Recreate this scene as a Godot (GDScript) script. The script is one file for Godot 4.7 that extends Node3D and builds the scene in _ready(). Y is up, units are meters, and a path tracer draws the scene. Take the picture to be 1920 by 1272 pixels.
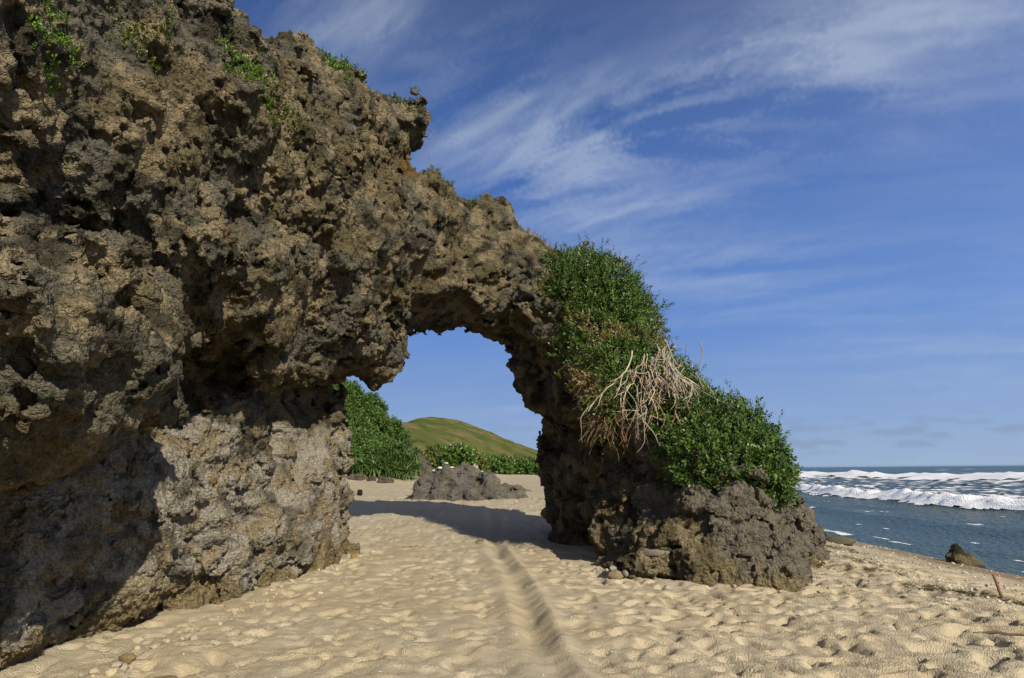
extends Node3D
# A natural limestone arch on a sand beach, sea to the right, hills seen through the opening.
# x to the right, y up, z towards the viewer; "d" below is the distance ahead, z = -d.

const SEA := -1.0
var rng := RandomNumberGenerator.new()
var M := {}
var used_names := {}
var n_big := FastNoiseLite.new()
var n_cell := FastNoiseLite.new()
var n_small := FastNoiseLite.new()
var n_fine := FastNoiseLite.new()
var n_col := FastNoiseLite.new()
var n_foot := FastNoiseLite.new()
var n_ripple := FastNoiseLite.new()
var n_crack := FastNoiseLite.new()

# ---------------------------------------------------------------- helpers
func P(x: float, h: float, d: float) -> Vector3:
	return Vector3(x, h, -d)

func sst(a: float, b: float, x: float) -> float:
	var q := clampf((x - a) / (b - a), 0.0, 1.0)
	return q * q * (3.0 - 2.0 * q)

func numbered(called: String) -> String:
	if not used_names.has(called):
		used_names[called] = 0
		return called
	used_names[called] += 1
	return "%s_%03d" % [called, used_names[called]]

func tag(o: Node, label: String, category := "", group := "", kind := "") -> Node:
	o.set_meta("label", label)
	if category != "": o.set_meta("category", category)
	if group != "": o.set_meta("group", group)
	if kind != "": o.set_meta("kind", kind)
	return o

func base(called: String, at: Vector3, label: String, category: String, group := "") -> Node3D:
	var o := Node3D.new()
	o.name = numbered(called)
	o.position = at
	add_child(o)
	tag(o, label, category, group)
	return o

func part(called: String, mesh: Mesh, mat: Material, parent: Node = self) -> MeshInstance3D:
	var o := MeshInstance3D.new()
	o.name = numbered(called) if parent == self else called
	o.mesh = mesh
	o.material_override = mat
	parent.add_child(o, true)
	return o

func mesh_of(v: PackedVector3Array, n: PackedVector3Array, c: PackedColorArray, idx: PackedInt32Array) -> ArrayMesh:
	var a := []
	a.resize(Mesh.ARRAY_MAX)
	a[Mesh.ARRAY_VERTEX] = v
	a[Mesh.ARRAY_NORMAL] = n
	if c.size(): a[Mesh.ARRAY_COLOR] = c
	a[Mesh.ARRAY_INDEX] = idx
	var m := ArrayMesh.new()
	m.add_surface_from_arrays(Mesh.PRIMITIVE_TRIANGLES, a)
	return m

func normals_of(v: PackedVector3Array, idx: PackedInt32Array) -> PackedVector3Array:
	var n := PackedVector3Array()
	n.resize(v.size())
	for t in range(0, idx.size(), 3):
		var a := idx[t]
		var b := idx[t + 1]
		var c := idx[t + 2]
		var f := (v[c] - v[a]).cross(v[b] - v[a])
		n[a] += f
		n[b] += f
		n[c] += f
	for i in n.size():
		n[i] = n[i].normalized()
	return n

func ramp_tex(seed_: int, freq: float, oct: int, a: Color, b: Color, size := 512, kind := FastNoiseLite.TYPE_SIMPLEX_SMOOTH, as_ridge := false, gain := 0.5) -> NoiseTexture2D:
	var n := FastNoiseLite.new()
	n.seed = seed_
	n.noise_type = kind
	n.frequency = freq
	n.fractal_type = FastNoiseLite.FRACTAL_RIDGED if as_ridge else FastNoiseLite.FRACTAL_FBM
	n.fractal_octaves = oct
	n.fractal_gain = gain
	var t := NoiseTexture2D.new()
	t.width = size
	t.height = size
	t.seamless = true
	t.noise = n
	var g := Gradient.new()
	g.set_color(0, a)
	g.set_color(1, b)
	t.color_ramp = g
	return t

func mat(color: Color, rough := 0.9, vertex := false, spec := 0.3) -> StandardMaterial3D:
	var m := StandardMaterial3D.new()
	m.albedo_color = color
	m.roughness = rough
	m.metallic_specular = spec
	m.vertex_color_use_as_albedo = vertex
	return m

func lin(r: float, g: float, b: float) -> Color:
	return Color(r, g, b).linear_to_srgb()

func triplanar(m: StandardMaterial3D, tile: float, tex: Texture2D, bump: Texture2D, cm: float) -> StandardMaterial3D:
	m.uv1_triplanar = true
	m.uv1_world_triplanar = true
	m.uv1_scale = Vector3.ONE / tile
	if tex: m.albedo_texture = tex
	if bump:
		m.heightmap_enabled = true
		m.heightmap_texture = bump
		m.heightmap_scale = cm
	return m

# ---------------------------------------------------------------- rock bodies from a distance field
# A body is a list of rounded bones and eggs, joined smoothly; 3-D noise makes it craggy.
var F_kind := PackedInt32Array()
var F_a := PackedVector3Array()
var F_b := PackedVector3Array()
var F_r := PackedVector3Array()
var F_k := PackedFloat32Array()

func bones(list: Array) -> void:
	F_kind.clear(); F_a.clear(); F_b.clear(); F_r.clear(); F_k.clear()
	for q in list:
		if q[0] == "egg":
			F_kind.append(2)
			F_a.append(P(q[1].x, q[1].y, q[1].z))
			F_b.append(q[2])
			F_r.append(Vector3(1.0 / (q[2].x * q[2].x), 1.0 / (q[2].y * q[2].y), 1.0 / (q[2].z * q[2].z)))
			F_k.append(q[3] if q.size() > 3 else 0.6)
		else:
			F_kind.append(0 if q[0] == "bone" else 1)
			var a := P(q[1].x, q[1].y, q[1].z)
			var b := P(q[3].x, q[3].y, q[3].z)
			F_a.append(a)
			F_b.append(b - a)
			F_r.append(Vector3(q[2], q[4] - q[2], 1.0 / maxf((b - a).length_squared(), 1e-6)))
			F_k.append(q[5] if q.size() > 5 else 0.6)

func body(p: Vector3) -> float:
	var r := 1000.0
	for i in F_kind.size():
		var q := p - F_a[i]
		var e: float
		if F_kind[i] == 2:
			var k0 := (q / F_b[i]).length()
			e = k0 * (k0 - 1.0) / ((q * F_r[i]).length() + 1e-6)
		else:
			var t := clampf(q.dot(F_b[i]) * F_r[i].z, 0.0, 1.0)
			e = (q - F_b[i] * t).length() - F_r[i].x - F_r[i].y * t
		var k := F_k[i]
		if F_kind[i] == 1:
			var h1 := maxf(k - absf(-r - e), 0.0) / k
			r = -(minf(-r, e) - h1 * h1 * k * 0.25)
		else:
			var h := maxf(k - absf(r - e), 0.0) / k
			r = minf(r, e) - h * h * k * 0.25
	return r

var rough_big := 0.34
var rough_cell := 0.24
var rough_small := 0.13
var rough_scale := 1.0

func crag(p: Vector3) -> float:
	var q := p * rough_scale
	var w := Vector3(n_big.get_noise_3d(q.x * 1.7, q.y * 1.7, q.z * 1.7 + 40.0), n_big.get_noise_3d(q.x * 1.7 + 70.0, q.y * 1.7, q.z * 1.7), n_big.get_noise_3d(q.x * 1.7, q.y * 1.7 + 90.0, q.z * 1.7))
	var s := q + w * 0.35
	var e := rough_big * n_big.get_noise_3d(q.x * 0.62, q.y * 0.62, q.z * 0.62)
	# some faces are knobbly, others worn flat
	var knob := clampf(0.75 + 1.5 * n_big.get_noise_3d(q.z * 0.45 + 13.0, q.x * 0.45, q.y * 0.45), 0.25, 1.5)
	e += rough_cell * (n_cell.get_noise_3d(s.x, s.y * 0.85, s.z) + 0.55)
	e += rough_small * 1.1 * knob * (n_cell.get_noise_3d(s.x * 2.9 + 9.0, s.y * 2.7, s.z * 2.9) + 0.55)
	e -= rough_small * n_small.get_noise_3d(q.x, q.y, q.z) * (0.4 + 0.6 * knob)
	e += 0.20 * sst(0.62, 0.95, n_crack.get_noise_3d(s.x, s.y * 1.3, s.z))
	# bedding: thin dipping seams
	e += 0.09 * sst(0.5, 0.92, n_crack.get_noise_3d(q.x * 0.4 + 50.0, (q.y + 0.3 * q.z + 0.2 * w.x) * 1.9, q.z * 0.4))
	e += 0.05 * knob * (n_cell.get_noise_3d(s.x * 8.0, s.y * 8.0, s.z * 8.0 + 5.0) + 0.5)
	return e / rough_scale

func rock_surface(lo: Vector3, hi: Vector3, h: float, coarse: int, band: float) -> Dictionary:
	var hc := h * coarse
	var cx := int(ceil((hi.x - lo.x) / hc))
	var cy := int(ceil((hi.y - lo.y) / hc))
	var cz := int(ceil((hi.z - lo.z) / hc))
	var cf := PackedFloat32Array()
	cf.resize((cx + 1) * (cy + 1) * (cz + 1))
	var sx := (cy + 1) * (cz + 1)
	var sy := cz + 1
	for i in cx + 1:
		for j in cy + 1:
			for k in cz + 1:
				cf[i * sx + j * sy + k] = body(lo + Vector3(i, j, k) * hc)
	var nx := cx * coarse + 1
	var ny := cy * coarse + 1
	var nz := cz * coarse + 1
	var f := PackedFloat32Array()
	f.resize(nx * ny * nz)
	f.fill(1.0)
	var fx := ny * nz
	var flagged := PackedInt32Array()
	var ic := 1.0 / coarse
	for i in cx:
		for j in cy:
			for k in cz:
				var o := i * sx + j * sy + k
				var c000 := cf[o]
				var c001 := cf[o + 1]
				var c010 := cf[o + sy]
				var c011 := cf[o + sy + 1]
				var c100 := cf[o + sx]
				var c101 := cf[o + sx + 1]
				var c110 := cf[o + sx + sy]
				var c111 := cf[o + sx + sy + 1]
				var least := minf(minf(minf(c000, c001), minf(c010, c011)), minf(minf(c100, c101), minf(c110, c111)))
				var most := maxf(maxf(maxf(c000, c001), maxf(c010, c011)), maxf(maxf(c100, c101), maxf(c110, c111)))
				if least > band: continue
				var inside := most < -band
				if not inside: flagged.append_array([i, j, k])
				for a in coarse:
					var ta := a * ic
					var e00 := lerpf(c000, c100, ta)
					var e01 := lerpf(c001, c101, ta)
					var e10 := lerpf(c010, c110, ta)
					var e11 := lerpf(c011, c111, ta)
					for b in coarse:
						var tb := b * ic
						var g0 := lerpf(e00, e10, tb)
						var g1 := lerpf(e01, e11, tb)
						var at := (i * coarse + a) * fx + (j * coarse + b) * nz + k * coarse
						if inside:
							for c in coarse: f[at + c] = -1.0
							continue
						for c in coarse:
							var v := lerpf(g0, g1, c * ic)
							if absf(v) < band:
								v += crag(lo + Vector3(i * coarse + a, j * coarse + b, k * coarse + c) * h)
							f[at + c] = v
	var vid := PackedInt32Array()
	vid.resize(nx * ny * nz)
	vid.fill(-1)
	var verts := PackedVector3Array()
	var cells := PackedInt32Array()
	var off := [0, fx, nz, fx + nz, 1, fx + 1, nz + 1, fx + nz + 1]
	var pos := [Vector3(0, 0, 0), Vector3(1, 0, 0), Vector3(0, 1, 0), Vector3(1, 1, 0), Vector3(0, 0, 1), Vector3(1, 0, 1), Vector3(0, 1, 1), Vector3(1, 1, 1)]
	var ea := [0, 2, 4, 6, 0, 1, 4, 5, 0, 1, 2, 3]
	var eb := [1, 3, 5, 7, 2, 3, 6, 7, 4, 5, 6, 7]
	var far_off := h * 14.0
	for n in range(0, flagged.size(), 3):
		for a in coarse:
			var i := flagged[n] * coarse + a
			for b in coarse:
				var j := flagged[n + 1] * coarse + b
				for c in coarse:
					var k := flagged[n + 2] * coarse + c
					var o := i * fx + j * nz + k
					var f0 := f[o]
					if absf(f0) > far_off: continue
					if i >= nx - 1 or j >= ny - 1 or k >= nz - 1: continue
					var neg := int(f0 < 0.0) + int(f[o + fx] < 0.0) + int(f[o + nz] < 0.0) + int(f[o + fx + nz] < 0.0) + int(f[o + 1] < 0.0) + int(f[o + fx + 1] < 0.0) + int(f[o + nz + 1] < 0.0) + int(f[o + fx + nz + 1] < 0.0)
					if neg == 0 or neg == 8: continue
					var sum := Vector3.ZERO
					var count := 0
					for e in 12:
						var va: float = f[o + off[ea[e]]]
						var vb: float = f[o + off[eb[e]]]
						if (va < 0.0) != (vb < 0.0):
							var t := va / (va - vb)
							sum += (pos[ea[e]] as Vector3).lerp(pos[eb[e]], t)
							count += 1
					vid[o] = verts.size()
					verts.append(lo + (Vector3(i, j, k) + sum / count) * h)
					cells.append(o)
	var idx := PackedInt32Array()
	for o in cells:
		var s := f[o] < 0.0
		for ax in 3:
			var step: int = [fx, nz, 1][ax]
			if (f[o + step] < 0.0) == s: continue
			var u: int = [nz, 1, fx][ax]
			var w: int = [1, fx, nz][ax]
			if o - u - w < 0: continue
			var v0 := vid[o]
			var v1 := vid[o - u]
			var v2 := vid[o - u - w]
			var v3 := vid[o - w]
			if v1 < 0 or v2 < 0 or v3 < 0: continue
			if s: idx.append_array([v0, v2, v1, v0, v3, v2])
			else: idx.append_array([v0, v1, v2, v0, v2, v3])
	idx = without_crumbs(verts.size(), idx)
	return {"v": verts, "idx": idx, "n": normals_of(verts, idx)}

# leaves out pieces that the roughness cut loose from the body
func without_crumbs(count: int, idx: PackedInt32Array) -> PackedInt32Array:
	var up := PackedInt32Array()
	up.resize(count)
	for i in count: up[i] = i
	for t in range(0, idx.size(), 3):
		var a := idx[t]
		while up[a] != a:
			up[a] = up[up[a]]
			a = up[a]
		for e in 2:
			var b := idx[t + 1 + e]
			while up[b] != b:
				up[b] = up[up[b]]
				b = up[b]
			if b < a:
				up[a] = b
				a = b
			elif a < b:
				up[b] = a
	var size := PackedInt32Array()
	size.resize(count)
	for i in count:
		var a := i
		while up[a] != a: a = up[a]
		up[i] = a
		size[a] += 1
	var most := 0
	for i in count: most = maxi(most, size[i])
	var kept := PackedInt32Array()
	for t in range(0, idx.size(), 3):
		if size[up[idx[t]]] * 20 > most:
			kept.append(idx[t]); kept.append(idx[t + 1]); kept.append(idx[t + 2])
	return kept

func solid(p: Vector3) -> float:
	return body(p) + crag(p)

func hit(from: Vector3, dir: Vector3) -> Vector3:
	var t := 0.0
	for i in 160:
		var s := solid(from + dir * t)
		if s < 0.01: break
		t += clampf(s * 0.5, 0.01, 0.4)
	return from + dir * t

# splits the nearer faces into four so that they can carry finer roughness
func refine(r: Dictionary, col: PackedColorArray, which: PackedByteArray, near: float) -> void:
	var v: PackedVector3Array = r.v
	var n: PackedVector3Array = r.n
	var src: PackedInt32Array = r.idx
	var eye := Vector3(0, 1.6, 0)
	var chosen := PackedByteArray()
	var edges := {}
	for t in range(0, src.size(), 3):
		var p := v[src[t]]
		var to := eye - p
		var yes := p.x > -5.2 and to.length() < near and n[src[t]].dot(to) > -0.15 * to.length()
		chosen.append(1 if yes else 0)
		if yes:
			for e in 3:
				var a := src[t + e]
				var b := src[t + (e + 1) % 3]
				var key := mini(a, b) * 2097152 + maxi(a, b)
				edges[key] = edges.get(key, 0) + 1
	var mids := {}
	for key in edges:
		var a: int = key / 2097152
		var b: int = key % 2097152
		var p := (v[a] + v[b]) * 0.5
		var m := (n[a] + n[b]).normalized()
		if edges[key] > 1: p += m * (0.022 * n_fine.get_noise_3d(p.x * 2.6, p.y * 2.6, p.z * 2.6) + 0.012 * n_fine.get_noise_3d(p.z * 6.0, p.x * 6.0, p.y * 6.0))
		mids[key] = v.size()
		v.append(p)
		n.append(m)
		col.append(col[a].lerp(col[b], 0.5))
		which.append(which[a])
	var idx := PackedInt32Array()
	for t in range(0, src.size(), 3):
		var a := src[t]
		var b := src[t + 1]
		var c := src[t + 2]
		if chosen[t / 3] == 0:
			idx.append(a); idx.append(b); idx.append(c)
			continue
		var ab: int = mids[mini(a, b) * 2097152 + maxi(a, b)]
		var bc: int = mids[mini(b, c) * 2097152 + maxi(b, c)]
		var ca: int = mids[mini(c, a) * 2097152 + maxi(c, a)]
		idx.append_array([a, ab, ca, ab, b, bc, ca, bc, c, ab, bc, ca])
	r.v = v
	r.idx = idx
	r.n = normals_of(v, idx)

func split_off(r: Dictionary, which: PackedByteArray, want: int, col: PackedColorArray) -> ArrayMesh:
	var remap := PackedInt32Array()
	remap.resize(r.v.size())
	remap.fill(-1)
	var v := PackedVector3Array()
	var n := PackedVector3Array()
	var c := PackedColorArray()
	var idx := PackedInt32Array()
	var src: PackedInt32Array = r.idx
	for t in range(0, src.size(), 3):
		if which[src[t]] != want: continue
		for e in 3:
			var s := src[t + e]
			if remap[s] < 0:
				remap[s] = v.size()
				v.append(r.v[s]); n.append(r.n[s]); c.append(col[s])
			idx.append(remap[s])
	return mesh_of(v, n, c, idx)

# ---------------------------------------------------------------- ground
func beach(x: float, d: float) -> float:
	var h := 0.65 * sst(11.0, 27.0, d) * sst(10.0, 2.0, x)
	h += 0.9 * sst(27.0, 44.0, d) * sst(0.0, -9.0, x)
	h += 0.5 * sst(60.0, 140.0, d) * sst(10.0, 0.0, x)
	h -= clampf(x - 5.5, 0.0, 30.0) * 0.15
	return maxf(h, -3.2)

func track_x(d: float) -> float:
	return 0.62 - 0.085 * (d - 5.0) + 0.05 * sin(d * 0.8) + 0.02 * maxf(d - 15.0, 0.0) * maxf(d - 15.0, 0.0) * 0.5 / (1.0 + 0.05 * maxf(d - 15.0, 0.0))

func rut(e: float) -> float:
	# cross-section of a wheel rut: crest on the right, steep bank, floor rising gently to the left
	if e > 0.0: return 0.045 * exp(-e * e / 0.008)
	if e > -0.17: return lerpf(0.045, -0.062, clampf(-e / 0.17, 0.0, 1.0))
	if e > -0.46: return lerpf(-0.062, 0.022, sst(-0.22, -0.46, e))
	return 0.022 * exp(-(e + 0.46) * (e + 0.46) / 0.008)

func ground(x: float, d: float) -> float:
	var h := beach(x, d)
	if d > 70.0 or d < -4.0 or x > 14.0 or x < -14.0: return h
	var dry := sst(-0.85, -0.4, h)
	h += 0.05 * n_big.get_noise_2d(x * 0.9, d * 0.9) * dry
	if d < 26.0:
		var e := x - track_x(d) + 0.06 * n_ripple.get_noise_2d(d * 0.9, 3.0)
		var on := sst(-0.8, -0.45, e) * sst(0.3, 0.05, e)
		h += rut(e) * (0.95 + 0.5 * n_ripple.get_noise_2d(d * 0.6, 9.0)) * sst(24.0, 16.0, d)
		# trampled sand: pits of many feet, strongest to the right
		var busy := clampf(0.38 + 0.45 * sst(0.2, 2.2, x) + 0.35 * n_big.get_noise_2d(x * 1.3 + 31.0, d * 1.3), 0.12, 1.0) * dry * (1.0 - 0.8 * on)
		var wx := x + 0.22 * n_ripple.get_noise_2d(x * 1.2, d * 1.2)
		var wd := d + 0.22 * n_ripple.get_noise_2d(x * 1.2 + 50.0, d * 1.2)
		var c1 := n_foot.get_noise_2d(wx * 3.7, wd * 3.5) + 1.0
		var c2 := n_foot.get_noise_2d(wx * 7.5 + 17.0, wd * 7.5) + 1.0
		h -= busy * (0.055 * exp(-c1 * c1 * 11.0) + 0.045 * sst(0.36, 0.20, c1) + 0.022 * sst(0.40, 0.22, c2))
		h += busy * 0.014 * exp(-(c1 - 0.42) * (c1 - 0.42) / 0.004)
		h += busy * 0.026 * n_ripple.get_noise_2d(wx * 4.2, wd * 4.2)
		h += 0.014 * n_small.get_noise_2d(x * 2.0, d * 2.0)
	return h

func spaced(lo: float, hi: float, fine_lo: float, fine_hi: float, step: float, grow: float) -> PackedFloat32Array:
	var right := PackedFloat32Array()
	var x := fine_lo
	var s := step
	while x < hi:
		right.append(x)
		if x >= fine_hi: s *= grow
		x += s
	right.append(hi)
	var left := PackedFloat32Array()
	s = step
	x = fine_lo - s
	while x > lo:
		left.append(x)
		s *= grow
		x -= s
	left.append(lo)
	left.reverse()
	left.append_array(right)
	return left

func sheet(xs: PackedFloat32Array, ds: PackedFloat32Array, height: Callable, tint: Callable) -> ArrayMesh:
	var v := PackedVector3Array()
	var c := PackedColorArray()
	var idx := PackedInt32Array()
	var w := xs.size()
	for d in ds:
		for x in xs:
			var h: float = height.call(x, d)
			v.append(Vector3(x, h, -d))
			c.append(tint.call(x, h, d))
	for j in ds.size() - 1:
		for i in w - 1:
			var o := j * w + i
			idx.append_array([o, o + w, o + 1, o + 1, o + w, o + w + 1])
	return mesh_of(v, normals_of(v, idx), c, idx)

func sand_tint(x: float, h: float, d: float) -> Color:
	var a := n_col.get_noise_2d(x * 0.6, d * 0.6)
	var b := n_small.get_noise_2d(x * 1.1, d * 1.1 + 60.0)
	var c := Color(0.50, 0.43, 0.295).lerp(Color(0.53, 0.475, 0.35), clampf(0.5 + a, 0.0, 1.0))
	c = c.lerp(Color(0.47, 0.385, 0.245), clampf(b * 0.8, 0.0, 0.5))
	# damp sand along the wash, with a wandering edge
	var wet := sst(-0.62, -0.8, h + 0.06 * a)
	return c.lerp(Color(0.30, 0.235, 0.15), wet)

# ---------------------------------------------------------------- plants
func leaf_sprig(count: int, stem: float, leaf: float, wide: float, seed_: int) -> ArrayMesh:
	var r := RandomNumberGenerator.new()
	r.seed = seed_
	var v := PackedVector3Array()
	var idx := PackedInt32Array()
	for i in count:
		var t := (i + 0.5) / count
		var root := Vector3(r.randfn(0, 0.012), t * stem, r.randfn(0, 0.012)) * 1.0
		var az := i * 2.4 + r.randf() * 0.7
		var up := lerpf(0.1, 1.1, t) + r.randfn(0, 0.2)
		var dir := Vector3(cos(az) * cos(up), sin(up), sin(az) * cos(up))
		var side := dir.cross(Vector3.UP + Vector3(r.randfn(0, .3), 0, r.randfn(0, .3))).normalized()
		var nn := side.cross(dir).normalized()
		var L := leaf * r.randf_range(0.7, 1.15)
		var o := v.size()
		v.append(root)
		v.append(root + dir * L * 0.55 + side * wide * 0.5 + nn * wide * 0.12)
		v.append(root + dir * L)
		v.append(root + dir * L * 0.55 - side * wide * 0.5 + nn * wide * 0.12)
		v.append(root + dir * L * 0.5 - nn * wide * 0.05)
		idx.append_array([o, o + 1, o + 4, o + 1, o + 2, o + 4, o + 2, o + 3, o + 4, o + 3, o, o + 4])
	return mesh_of(v, normals_of(v, idx), PackedColorArray(), idx)

func grass_tuft(count: int, tall: float, seed_: int) -> ArrayMesh:
	var r := RandomNumberGenerator.new()
	r.seed = seed_
	var v := PackedVector3Array()
	var idx := PackedInt32Array()
	for i in count:
		var az := r.randf() * TAU
		var lean := r.randf_range(0.1, 0.8)
		var L := tall * r.randf_range(0.5, 1.1)
		var out := Vector3(cos(az), 0, sin(az))
		var side := Vector3(-sin(az), 0, cos(az)) * tall * 0.018
		var root := Vector3(r.randfn(0, tall * .1), 0, r.randfn(0, tall * .1))
		var mid := root + out * L * lean * 0.35 + Vector3.UP * L * 0.6
		var tip := root + out * L * lean + Vector3.UP * L * (1.0 - lean * 0.45)
		var o := v.size()
		v.append_array([root - side, root + side, mid - side * 0.8, mid + side * 0.8, tip])
		idx.append_array([o, o + 2, o + 1, o + 1, o + 2, o + 3, o + 2, o + 4, o + 3])
	return mesh_of(v, normals_of(v, idx), PackedColorArray(), idx)

func facing(dir: Vector3, spin: float, size: float) -> Basis:
	var y := dir.normalized()
	var x := y.cross(Vector3(0.31, 0.17, 0.93)).normalized()
	var b := Basis(x, y, x.cross(y))
	return (b * Basis(Vector3.UP, spin)).scaled(Vector3.ONE * size)

func scatter(called: String, mesh: Mesh, material: Material, places: Array, tints: PackedColorArray, parent: Node) -> MultiMeshInstance3D:
	var mm := MultiMesh.new()
	mm.transform_format = MultiMesh.TRANSFORM_3D
	mm.use_colors = true
	mm.mesh = mesh
	mm.instance_count = places.size()
	for i in places.size():
		mm.set_instance_transform(i, places[i])
		mm.set_instance_color(i, tints[i])
	var o := MultiMeshInstance3D.new()
	o.name = numbered(called) if parent == self else called
	o.multimesh = mm
	o.material_override = material
	parent.add_child(o, true)
	o.set_meta("kind", "stuff")
	return o

func green(kind: int) -> Color:
	var t := rng.randf()
	var c := Color(0.033, 0.072, 0.013).lerp(Color(0.085, 0.142, 0.024), t)
	if kind == 1: c = Color(0.07, 0.135, 0.015).lerp(Color(0.12, 0.20, 0.022), t)
	if kind == 2: c = Color(0.17, 0.12, 0.05).lerp(Color(0.26, 0.19, 0.09), t)
	if kind == 3: c = Color(0.075, 0.10, 0.02).lerp(Color(0.13, 0.135, 0.03), t)
	return c

func tube(v: PackedVector3Array, idx: PackedInt32Array, pts: Array, r0: float, r1: float, sides := 5) -> void:
	var o := v.size()
	for i in pts.size():
		var a: Vector3 = pts[maxi(i - 1, 0)]
		var b: Vector3 = pts[mini(i + 1, pts.size() - 1)]
		var t := (b - a).normalized()
		var u := t.cross(Vector3(0.21, 0.4, 0.89)).normalized()
		var w := t.cross(u)
		var r := lerpf(r0, r1, float(i) / (pts.size() - 1))
		for s in sides:
			var q := TAU * s / sides
			v.append(pts[i] + (u * cos(q) + w * sin(q)) * r)
	for i in pts.size() - 1:
		for s in sides:
			var a := o + i * sides + s
			var b := o + i * sides + (s + 1) % sides
			idx.append_array([a, a + sides, b, b, a + sides, b + sides])

func tube_mesh(v: PackedVector3Array, idx: PackedInt32Array) -> ArrayMesh:
	return mesh_of(v, normals_of(v, idx), PackedColorArray(), idx)

func wander(from: Vector3, dir: Vector3, length: float, steps: int, bend: float, droop: float) -> Array:
	var pts := [from]
	var p := from
	var d := dir.normalized()
	for i in steps:
		d = (d + Vector3(rng.randfn(0, bend), rng.randfn(0, bend) - droop, rng.randfn(0, bend))).normalized()
		p += d * length / steps
		pts.append(p)
	return pts

# leaves spread over a cluster of eggs: [centre, radius] in (x, h, d)
func leafy(parent: Node, eggs: Array, mesh: Mesh, per_m2: float, size: float, pick: Callable, upward := 0.45) -> void:
	var places := []
	var tints := PackedColorArray()
	for e in eggs:
		var c := P(e[0].x, e[0].y, e[0].z)
		var R: Vector3 = e[1]
		var area := 4.0 * PI * pow((pow(R.x * R.y, 1.6) + pow(R.x * R.z, 1.6) + pow(R.y * R.z, 1.6)) / 3.0, 1.0 / 1.6)
		for k in int(area * per_m2):
			var u := Vector3(rng.randfn(), rng.randfn(), rng.randfn()).normalized()
			var lump := 1.0 + 0.42 * n_small.get_noise_3d(c.x * 3.0 + u.x * 1.3 * R.x, c.y * 3.0 + u.y * 1.3 * R.y, c.z * 3.0 + u.z * 1.3 * R.z)
			var deep := 1.0 - 0.32 * pow(rng.randf(), 2.0) if rng.randf() > 0.05 else rng.randf_range(1.05, 1.25)
			var p := c + u * R * lump * deep
			var hidden := false
			for g in eggs:
				if g == e: continue
				if ((p - P(g[0].x, g[0].y, g[0].z)) / (g[1] as Vector3)).length() < 0.66:
					hidden = true
					break
			if hidden: continue
			var nrm: Vector3 = (u / R).normalized()
			var dir := nrm + Vector3.UP * upward + Vector3(rng.randfn(0, .4), rng.randfn(0, .4), rng.randfn(0, .4))
			places.append(Transform3D(facing(dir, rng.randf() * TAU, size * rng.randf_range(0.7, 1.25)), p))
			tints.append(pick.call(p))
	scatter("leaves", mesh, M.leaf, places, tints, parent)

# ---------------------------------------------------------------- the scene
func _ready() -> void:
	rng.seed = 11
	setup_view()
	setup_noise()
	setup_materials()
	build_ground()
	build_sea()
	build_arch()
	build_hills()
	build_middle_rock()
	build_plants()
	build_small_things()

func setup_view() -> void:
	var cam := Camera3D.new()
	cam.name = "camera"
	cam.fov = 56.0
	cam.near = 0.05
	cam.far = 9000.0
	cam.position = Vector3(0, 1.6, 0)
	cam.rotation = Vector3(deg_to_rad(11.58), 0, deg_to_rad(-0.5))
	add_child(cam)
	cam.current = true
	var sun := DirectionalLight3D.new()
	sun.name = "sun"
	sun.light_energy = 1.4
	sun.light_color = Color(1.0, 0.955, 0.87)
	sun.light_angular_distance = 0.5
	sun.shadow_enabled = true
	var az := deg_to_rad(31.0)
	var el := deg_to_rad(32.0)
	add_child(sun)
	sun.look_at_from_position(Vector3.ZERO, -Vector3(sin(az) * cos(el), sin(el), cos(az) * cos(el)), Vector3.UP)
	var env := Environment.new()
	env.background_mode = Environment.BG_SKY
	env.sky = Sky.new()
	var pano := PanoramaSkyMaterial.new()
	pano.panorama = make_sky()
	env.sky.sky_material = pano
	env.tonemap_mode = Environment.TONE_MAPPER_LINEAR
	env.tonemap_exposure = 1.55
	env.sdfgi_enabled = true
	env.ssao_enabled = true
	env.ssil_enabled = true
	var we := WorldEnvironment.new()
	we.name = "environment"
	we.environment = env
	add_child(we)

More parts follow.
